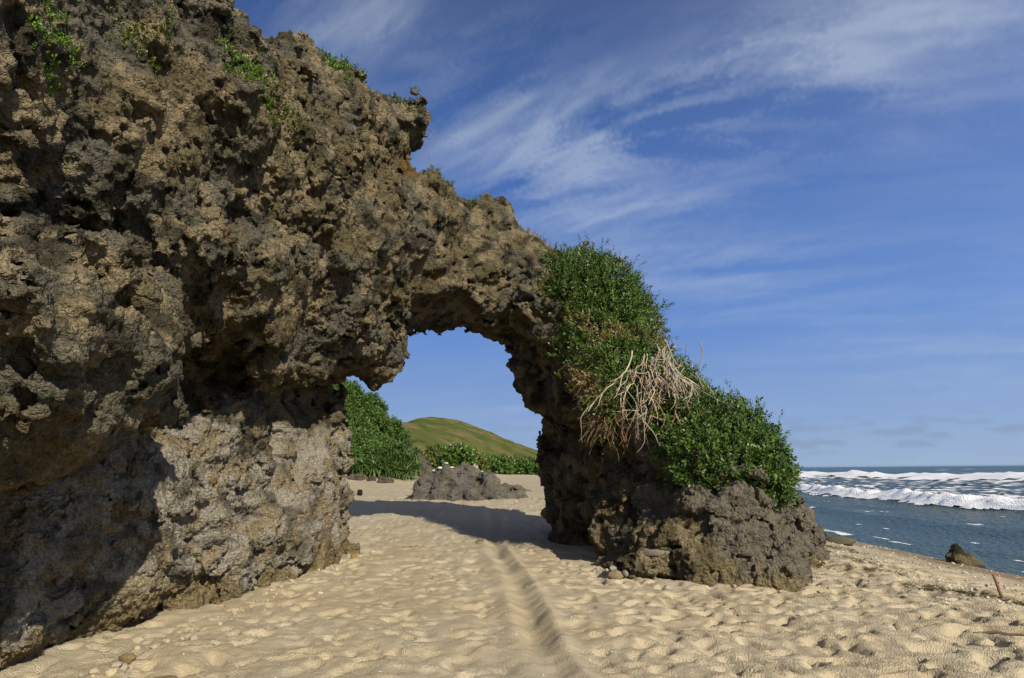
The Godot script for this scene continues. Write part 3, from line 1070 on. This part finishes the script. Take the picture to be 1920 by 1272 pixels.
func build_middle_rock() -> void:
	var V := func(x, y, z): return Vector3(x, y, z)
	var grey := func(p: Vector3) -> Color:
		var a := n_col.get_noise_3d(p.x * 2, p.y * 2, p.z * 2)
		var c := Color(0.24, 0.235, 0.215).lerp(Color(0.34, 0.325, 0.285), sst(-0.2, 0.35, a))
		return c.lerp(Color(0.36, 0.29, 0.17), sst(0.12, 0.4, n_small.get_noise_3d(p.x, p.y, p.z)) * 0.7)
	ridge_rock("beach_outcrop", "jagged dark grey limestone outcrop on the sand beyond the arch", "rock", [
		["bone", V.call(-3.4, .5, 24.0), .5, V.call(-3.25, 1.1, 24.2), .40, .2],
		["bone", V.call(-2.6, .6, 24.2), .6, V.call(-2.5, 1.45, 24.5), .44, .2],
		["bone", V.call(-1.7, .6, 24.2), .6, V.call(-1.75, 1.5, 24.6), .40, .2],
		["bone", V.call(-2.6, .4, 23.9), .6, V.call(-.9, .5, 23.8), .6, .2],
		["bone", V.call(-.9, .6, 24.0), .5, V.call(-.85, 1.2, 24.3), .38, .2],
		["bone", V.call(-.6, .5, 24.0), .5, V.call(.1, .5, 24.4), .42, .2]], Vector3(-4.6, -.2, -26.0), Vector3(1.1, 2.9, -22.4), 0.045, 1.9, grey)
	rough_scale = 1.9
	for i in 5:
		var o := part("coral_lump", pebble(20 + i, .6), M.shell)
		o.scale = Vector3(.2, .12, .14) * (1.3 if i == 1 else .9)
		o.rotation.y = i * 1.3
		o.position = hit(P(-2.95 + i * .22 + (.9 if i > 3 else 0.0), 3.0, 24.4 - .1 * (i % 2)), Vector3.DOWN) + Vector3(0, .02, 0)
		tag(o, "white coral lump on the outcrop beyond the arch, " + ["leftmost", "second from the left", "middle", "second from the right", "rightmost"][i] + " of five", "coral", "white coral on the outcrop")
	rough_scale = 1.0
	ridge_rock("low_boulder", "low dark boulder right behind the jagged outcrop", "rock", [
		["bone", V.call(-.3, .5, 29.0), .5, V.call(.4, .45, 29.4), .4, .3], ["bone", V.call(.5, .35, 29.2), .4, V.call(1.1, .3, 29.0), .3, .3]], Vector3(-1.3, -.3, -30.6), Vector3(2.0, 1.7, -27.8), 0.06, 2.2, grey)
	var pale := func(p: Vector3) -> Color:
		return Color(0.30, 0.25, 0.19).lerp(Color(0.19, 0.165, 0.13), clampf(0.5 + n_col.get_noise_3d(p.x * 2, p.y * 2, p.z * 2), 0, 1))
	ridge_rock("bank_boulder", "pale pinkish boulder at the right foot of the wooded slope", "rock", [
		["bone", V.call(-6.3, 1.5, 41.0), .8, V.call(-5.4, 1.3, 41.2), .7, .3], ["bone", V.call(-6.5, 2.3, 41.6), .6, V.call(-5.9, 2.4, 41.6), .4, .3]], Vector3(-8.2, .3, -43.4), Vector3(-4.0, 3.9, -39.4), 0.09, 1.4, pale)
	var low := [[-7.7, 35.4, .30], [-6.7, 34.6, .38], [-8.6, 36.0, .42], [-9.5, 35.2, .26]]
	var says := ["second", "rightmost", "third", "leftmost"]
	for i in low.size():
		var x: float = low[i][0]
		var d: float = low[i][1]
		var r: float = low[i][2]
		var y := beach(x, d)
		ridge_rock("bank_stone", "sandy low stone at the back of the beach, " + says[i] + " of four by the left jamb", "rock", [["bone", V.call(x - r * .6, y + .1, d), r * .8, V.call(x + r * .6, y + .05, d), r * .7, .2]], Vector3(x - 1.5, y - .6, -d - 1.2), Vector3(x + 1.5, y + 1.2, -d + 1.2), 0.07, 2.6, pale, "stones at the back of the beach")

func clothe(parent: Node, centre: Vector3, radius: float, count: int, mesh: Mesh, size: float, tone: int, least_up: float) -> int:
	# small plants growing on the rock surface round a point
	var v: PackedVector3Array = arch.v
	var n: PackedVector3Array = arch.n
	var near := PackedInt32Array()
	for i in v.size():
		if n[i].y > least_up and v[i].distance_squared_to(centre) < radius * radius: near.append(i)
	if near.size() == 0: return 0
	var places := []
	var tints := PackedColorArray()
	for k in count:
		var i := near[rng.randi() % near.size()]
		if rng.randf() > 1.15 - v[i].distance_to(centre) / radius: continue
		var dir := n[i] * 0.6 + Vector3.UP * 0.6 + Vector3(rng.randfn(0, .35), rng.randfn(0, .2), rng.randfn(0, .35))
		places.append(Transform3D(facing(dir, rng.randf() * TAU, size * rng.randf_range(.6, 1.3)), v[i] - n[i] * 0.01))
		tints.append(green(tone))
	scatter("leaves" if mesh != M.tuft else "blades", mesh, M.leaf, places, tints, parent)
	return places.size()

func build_plants() -> void:
	var sprig := leaf_sprig(12, 0.15, 0.062, 0.032, 2)
	var sprig_fine := leaf_sprig(15, 0.17, 0.040, 0.020, 12)
	M.tuft = grass_tuft(16, 0.22, 3)
	# the big shrub that hangs over the shoulder of the arch
	var shrub := base("hanging_shrub", P(1.9, 3.9, 12.8), "large green shrub hanging over the shoulder of the arch, dry twigs below", "shrub")
	var eggs := [[Vector3(1.40, 5.55, 13.5), Vector3(.80, .78, .70)], [Vector3(2.0, 5.15, 13.2), Vector3(.75, .85, .70)], [Vector3(1.80, 4.2, 12.7), Vector3(.75, .8, .60)], [Vector3(2.45, 4.4, 13.0), Vector3(.58, .85, .60)], [Vector3(1.95, 3.3, 11.9), Vector3(.66, .75, .50)], [Vector3(2.45, 3.5, 12.1), Vector3(.58, .7, .60)], [Vector3(1.85, 2.65, 11.6), Vector3(.48, .48, .36)], [Vector3(2.85, 3.0, 11.7), Vector3(.5, .52, .55)], [Vector3(3.15, 2.7, 11.4), Vector3(.42, .42, .45)], [Vector3(2.6, 2.75, 11.3), Vector3(.45, .5, .45)], [Vector3(2.1, 4.6, 12.8), Vector3(.6, .6, .5)]]
	var here := func(p: Vector3) -> Color:
		var dry := n_col.get_noise_3d(p.x * 1.2, p.y * 1.2, p.z * 1.2 + 20.0)
		return green(2 if dry + rng.randf() * 0.25 > 0.44 else 3 if dry + rng.randf() * 0.2 > 0.2 else 0)
	var local := []
	for e in eggs: local.append([e[0] - Vector3(1.9, 3.9, 12.8), e[1]])
	leafy(shrub, local, sprig, 120.0, 1.0, here)
	leafy(shrub, local, sprig_fine, 190.0, 1.0, here)
	# dry twigs hanging out of it
	var v := PackedVector3Array()
	var idx := PackedInt32Array()
	for k in 420:
		var e: Array = local[[2, 3, 4, 4, 5, 6, 6, 6, 4][rng.randi() % 9]]
		var c := P(e[0].x, e[0].y, e[0].z)
		var u := Vector3(rng.randfn(0, .8) - .3, rng.randfn(0, .5) - .45, absf(rng.randfn()) + .2).normalized()
		var from: Vector3 = c + u * (e[1] as Vector3) * 0.8
		tube(v, idx, wander(from, u + Vector3(-.4, -.9, .1), rng.randf_range(.25, .65), 5, .28, .12), .0065, .003, 3)
	part("dry_twigs", tube_mesh(v, idx), M.twig, shrub).set_meta("kind", "stuff")
	# bleached dead branches in front of it
	var dead := base("dead_branches", P(2.5, 3.3, 10.85), "bleached tangle of dead branches hanging from the big shrub", "dead branches")
	for k in 60:
		var from := Vector3(rng.randfn(.05, .28), rng.randfn(.05, .22), rng.randfn(.05, .08))
		var lean := rng.randf_range(-.55, .35)
		var dir := Vector3(lean, -1.0 + absf(lean) * .5, .15)
		v = PackedVector3Array()
		idx = PackedInt32Array()
		var pts := wander(from, dir, rng.randf_range(.7, 1.6), 12, .32, .2)
		tube(v, idx, pts, .005 + .013 * pow(rng.randf(), 2.0), .0025, 6)
		for q in 2:
			var at := 3 + rng.randi() % 5
			tube(v, idx, wander(pts[at], (pts[at + 1] - pts[at]) + Vector3(rng.randfn(0, .1), -.05, .05), rng.randf_range(.2, .5), 5, .3, .05), .010, .005, 5)
		part("branch", tube_mesh(v, idx), [M.dead, M.dead_grey, M.twig][[0, 0, 1, 1, 2][rng.randi() % 5]], dead)
	# the darker shrub at the foot of the ridge
	var low := base("ridge_shrub", P(3.6, 1.7, 10.5), "rounded dark green shrub capping the low right end of the arch", "shrub")
	var eggs2 := [[Vector3(3.15, 2.2, 11.0), Vector3(.60, .58, .5)], [Vector3(3.65, 2.0, 10.75), Vector3(.68, .68, .55)], [Vector3(3.98, 1.6, 10.5), Vector3(.50, .62, .5)], [Vector3(3.2, 1.7, 10.35), Vector3(.52, .58, .38)], [Vector3(3.55, 1.6, 10.2), Vector3(.45, .4, .34)], [Vector3(4.15, 1.4, 10.45), Vector3(.34, .36, .36)]]
	local = []
	for e in eggs2: local.append([e[0] - Vector3(3.72, 1.7, 10.5), e[1]])
	leafy(low, local, sprig, 190.0, 1.05, func(_p): return green(0 if rng.randf() > .04 else 3))
	leafy(low, local, sprig_fine, 160.0, 1.0, func(_p): return green(0))
	# patches of green on the cliff top
	var spots := [[P(-2.9, 5.75, 6.3), .55, 260, 1, "bright green creeper on the ledge high in the cliff", 0.15], [P(-2.95, 5.9, 7.2), .4, 120, 3, "thin olive creeper beside the bright ledge patch", 0.15], [P(-3.0, 8.1, 9.6), .7, 320, 1, "bright green plants on the cliff crest left of the topmost crag", 0.3], [P(-2.4, 8.5, 11.2), .8, 420, 3, "mossy yellow-green mat on the topmost crag", 0.35], [P(-3.2, 4.5, 3.95), .35, 110, 1, "small green tuft near the upper left corner", 0.1], [P(-3.1, 5.4, 4.9), .45, 120, 3, "thin green plants under the upper left rim", 0.15], [P(-1.6, 7.6, 12.9), .55, 180, 3, "short olive plants on the step below the topmost crag", 0.35], [P(-.9, 7.4, 13.7), .4, 90, 1, "small green clump beside the pointed crag on the span", 0.3]]
	for s in spots:
		var o := base("creeper", s[0], s[4], "plant", "plants on the cliff top")
		o.position = Vector3.ZERO
		if clothe(o, s[0], s[1], s[2] * 3, sprig, 0.42 if (s[0] as Vector3).z > -8.0 else 0.6, s[3], s[5]) == 0:
			print("no rock for ", s[4])
			o.free()
	var g := base("dry_grass", P(.4, 6.7, 14.2), "wispy dry grass on the crest left of the big shrub", "grass")
	g.position = Vector3.ZERO
	clothe(g, P(.45, 6.75, 14.2), .7, 60, M.tuft, 1.2, 2, 0.3)
	# bare roots over the edge of the topmost crag
	var roots := base("hanging_roots", P(-1.75, 8.3, 11.9), "thin bare roots dangling over the topmost crag", "roots")
	for k in 9:
		v = PackedVector3Array()
		idx = PackedInt32Array()
		tube(v, idx, wander(Vector3(rng.randfn(-.1, .12), rng.randfn(.1, .12), rng.randfn(0, .2)), Vector3(.6, rng.randfn(.1, .5), .1), rng.randf_range(.3, .7), 8, .3, .16), .007, .003, 4)
		part("root", tube_mesh(v, idx), M.twig, roots)

func pebble(seed_: int, flat := 0.6) -> ArrayMesh:
	var s := SphereMesh.new()
	s.radius = 0.5
	s.height = 1.0
	s.radial_segments = 18
	s.rings = 10
	var a := s.get_mesh_arrays()
	var v: PackedVector3Array = a[Mesh.ARRAY_VERTEX]
	for i in v.size():
		var p := v[i]
		v[i] = p * Vector3(1, flat, .8) * (1.0 + 0.45 * n_small.get_noise_3d(p.x * 1.1 + seed_, p.y * 1.1, p.z * 1.1))
	var idx: PackedInt32Array = a[Mesh.ARRAY_INDEX]
	return mesh_of(v, normals_of(v, idx), PackedColorArray(), idx)

func stone(called: String, label: String, x: float, d: float, size: Vector3, color: Color, seed_: int, group := "", category := "stone", lift := 0.25) -> void:
	var m := mat(color.linear_to_srgb(), .95)
	m = triplanar(m, .3, M.stone.albedo_texture, M.stone.heightmap_texture, 1.2)
	var o := part(called, pebble(seed_, 1.0), m)
	o.scale = size
	o.position = P(x, ground(x, d) + size.y * lift, d)
	o.rotation.y = seed_
	tag(o, label, category, group)

func stick(called: String, label: String, a: Vector3, b: Vector3, r: float, material: Material, category := "driftwood", group := "driftwood on the sand") -> void:
	# a and b: x, height over the sand, d
	var pa := P(a.x, ground(a.x, a.z) + a.y, a.z)
	var pb := P(b.x, ground(b.x, b.z) + b.y, b.z)
	var v := PackedVector3Array()
	var idx := PackedInt32Array()
	var pts := []
	for i in 7:
		pts.append((pb - pa) * (i / 6.0) + Vector3(rng.randfn(0, r * .5), rng.randfn(0, r * .4), rng.randfn(0, r * .5)) * (0.15 if category == "post" else 1.0))
	tube(v, idx, pts, r, r * .6, 7)
	var o := part(called, tube_mesh(v, idx), material)
	o.position = pa
	tag(o, label, category, group)

func build_small_things() -> void:
	var V := func(x, y, z): return Vector3(x, y, z)
	# rock in the wash
	var dark := func(p: Vector3) -> Color:
		var c := Color(0.085, 0.075, 0.035).lerp(Color(0.05, 0.045, 0.03), clampf(.5 + n_col.get_noise_3d(p.x * 3, p.y * 3, p.z * 3), 0, 1))
		return c.lerp(Color(0.34, 0.28, 0.15), sst(-0.62, -0.78, p.y + .12 * n_col.get_noise_3d(p.x * 2, p.y * 2, p.z * 2)))
	ridge_rock("shore_rock", "dark weedy rock standing in the wash at the water's edge", "rock", [["bone", V.call(11.8, -.88, 17.9), .26, V.call(11.95, -.68, 18.0), .2, .2], ["bone", V.call(11.9, -.95, 17.9), .27, V.call(12.3, -1.0, 17.8), .2, .2], ["bone", V.call(11.65, -.74, 17.9), .1, V.call(11.45, -.68, 17.9), .07, .1]], Vector3(10.9, -1.5, -18.9), Vector3(13.2, .3, -16.9), 0.035, 3.6, dark)
	arch_bones()
	# flat slab lying on the foot of the leg
	var top := hit(P(2.14, .95, 10.05), Vector3.DOWN)
	var sv := PackedVector3Array()
	var si := PackedInt32Array()
	for ring in [[.82, .04], [1.0, .015], [.96, -.05]]:
		for k in 11:
			var q := TAU * k / 11.0
			var r: float = ring[0] * (0.36 + 0.07 * sin(k * 2.3) + 0.04 * sin(k * 5.1))
			sv.append(Vector3(cos(q) * r, ring[1] + .008 * sin(k * 3.7), sin(q) * r * .62))
	sv.append(Vector3(0, .045, 0))
	for k in 11:
		var m := (k + 1) % 11
		si.append_array([33, k, m, k, 11 + k, m, m, 11 + k, 11 + m, 11 + k, 22 + k, 11 + m, 11 + m, 22 + k, 22 + m])
	var slab := part("ledge_slab", mesh_of(sv, normals_of(sv, si), PackedColorArray(), si), triplanar(mat(lin(.40, .36, .29), .95), .4, M.stone.albedo_texture, M.stone.heightmap_texture, 2.0))
	slab.rotation.y = .5
	slab.position = top + Vector3(.1, -.05, -.1)
	tag(slab, "pale flat slab lying on the foot of the arch leg", "slab")
	# stones
	stone("white_stone", "upper white stone of the small pile beside the arch leg", 1.50, 10.15, Vector3(.17, .11, .12), Color(.55, .52, .46), 1, "pale stones by the leg", "stone", 1.3)
	stone("white_stone", "lower right white stone of the small pile beside the arch leg", 1.66, 10.05, Vector3(.15, .1, .11), Color(.5, .48, .43), 2, "pale stones by the leg", "stone", .6)
	stone("sandy_stone", "sandy yellow stone under the white ones beside the arch leg", 1.50, 9.95, Vector3(.22, .15, .17), Color(.46, .39, .26), 3, "pale stones by the leg")
	stone("yellow_stone", "small orange-yellow stone on the sand by the end of the left wall", -2.95, 12.3, Vector3(.13, .09, .1), Color(.55, .33, .09), 4)
	stone("sand_lump", "yellow stone on the sand below the shaded cliff foot", -3.35, 5.95, Vector3(.16, .1, .13), Color(.42, .32, .17), 6, "stones under the cliff")
	stone("sand_lump", "flat half-buried stone nearest the bottom left corner", -2.85, 5.5, Vector3(.34, .07, .22), Color(.45, .35, .2), 7, "stones under the cliff")
	stone("coconut", "dark coconut husk on the far sand by the left jamb", -6.1, 26.0, Vector3(.3, .27, .27), Color(.03, .022, .016), 8, "", "coconut", .4)
	stone("reef_stone", "small flat reef stone at the water's edge beside the leg", 9.3, 19.0, Vector3(.75, .28, .4), Color(.2, .18, .12), 9)
	# driftwood, post
	stick("driftwood", "thin dark stick lying on the sand inside the arch", V.call(-2.35, .012, 13.9), V.call(-1.98, .02, 14.0), .012, M.wood)
	stick("driftwood", "long dark stick on the trampled sand at the lower right", V.call(4.55, .02, 6.75), V.call(4.98, .02, 6.45), .016, M.wood)
	stick("driftwood", "short dark stick just right of the long one", V.call(4.95, .02, 6.65), V.call(5.15, .02, 6.55), .014, M.wood)
	stick("driftwood", "grey branch lying behind the leaning post", V.call(6.2, .02, 9.5), V.call(6.75, .03, 9.45), .018, M.wood)
	stick("wooden_post", "short leaning brown post stuck in the sand", V.call(6.62, -.12, 9.15), V.call(6.55, .30, 9.2), .026, M.post, "post", "")
	# stump beyond the outcrop
	var st := part("stone_post", pebble(31, 1.0), mat(lin(.22, .2, .17), .95))
	st.scale = Vector3(.42, 1.3, .42)
	st.position = P(-2.6, beach(-2.6, 45.0) + .5, 45.0)
	tag(st, "short grey stone stump behind the outcrop", "stump")
	# shingle and weed on the slope to the sea: nobody could count these
	var places := []
	var tints := PackedColorArray()
	for k in 5200:
		var d := rng.randf_range(6.0, 24.0)
		var x := 5.6 + absf(rng.randfn(0, 1.0)) * 2.4 + (d - 8.0) * .18 + rng.randfn(0, .3)
		if n_col.get_noise_2d(x * .8, d * .8) + rng.randf() * .5 < .12 or x > 12.0: continue
		var s := .018 + .045 * pow(rng.randf(), 3.0)
		places.append(Transform3D(Basis(Vector3.UP, rng.randf() * TAU).scaled(Vector3.ONE * s), P(x, ground(x, d) + s * .1, d)))
		tints.append(Color(.38, .32, .23).lerp(Color(.6, .56, .48), rng.randf()) * (0.5 + .5 * rng.randf()))
	for k in 1500:
		var d := 4.8 + 11.0 * pow(rng.randf(), 1.4)
		var x := rng.randf_range(-3.2, 6.0)
		var s := .005 + .010 * pow(rng.randf(), 3.0)
		places.append(Transform3D(Basis(Vector3.UP, rng.randf() * TAU).scaled(Vector3.ONE * s), P(x, ground(x, d) + s * .2, d)))
		tints.append(Color(.7, .66, .58) if rng.randf() < .7 else Color(.12, .09, .06))
	tag(scatter("shingle", pebble(40, .6), M.weed, places, tints, self), "scattered shell grit and shingle on the sand", "shingle", "", "stuff")
	places = []
	tints = PackedColorArray()
	for k in 420:
		var f := rng.randf()
		var foot := Vector2(-3.62, 4.5).lerp(Vector2(-3.1, 13.2), f) if k % 2 else Vector2(1.35, 10.9).lerp(Vector2(4.2, 9.2), f)
		var x := foot.x + absf(rng.randfn(0, .22)) * (1.0 if k % 2 else rng.randf_range(-1.0, .6))
		var d := foot.y + (rng.randfn(0, .1) if k % 2 else -absf(rng.randfn(0, .2)))
		var s := .015 + .085 * pow(rng.randf(), 4.0)
		places.append(Transform3D(Basis(Vector3.UP, rng.randf() * TAU).scaled(Vector3(s, s * rng.randf_range(.6, 1.1), s * rng.randf_range(.6, 1.2))), P(x, ground(x, d) + s * .12, d)))
		tints.append(Color(.40, .33, .20).lerp(Color(.22, .2, .16), rng.randf()))
	tag(scatter("rubble", pebble(43, .8), M.weed, places, tints, self), "crumbled stone chips along the foot of the rock", "rubble", "", "stuff")
	places = []
	tints = PackedColorArray()
	var weed := grass_tuft(9, .17, 6)
	for q in [[5.9, 9.0, .9, .16, 260], [6.6, 8.5, .5, .1, 160], [5.5, 10.8, .8, .2, 120], [7.2, 15.5, 1.6, .25, 260], [6.4, 12.6, .9, .25, 140]]:
		for k in q[4]:
			var x: float = q[0] + rng.randfn(0, q[2] * .5)
			var d: float = q[1] + rng.randfn(0, q[3] * .8) - (x - q[0]) * .35
			places.append(Transform3D(facing(Vector3(rng.randfn(), .04, rng.randfn()), rng.randf() * TAU, rng.randf_range(.35, .8)), P(x, ground(x, d) + .006, d)))
			tints.append(Color(.11, .085, .035).lerp(Color(.05, .035, .02), rng.randf()))
	tag(scatter("seaweed", weed, M.weed, places, tints, self), "strands of washed-up weed along the tide line", "seaweed", "", "stuff")
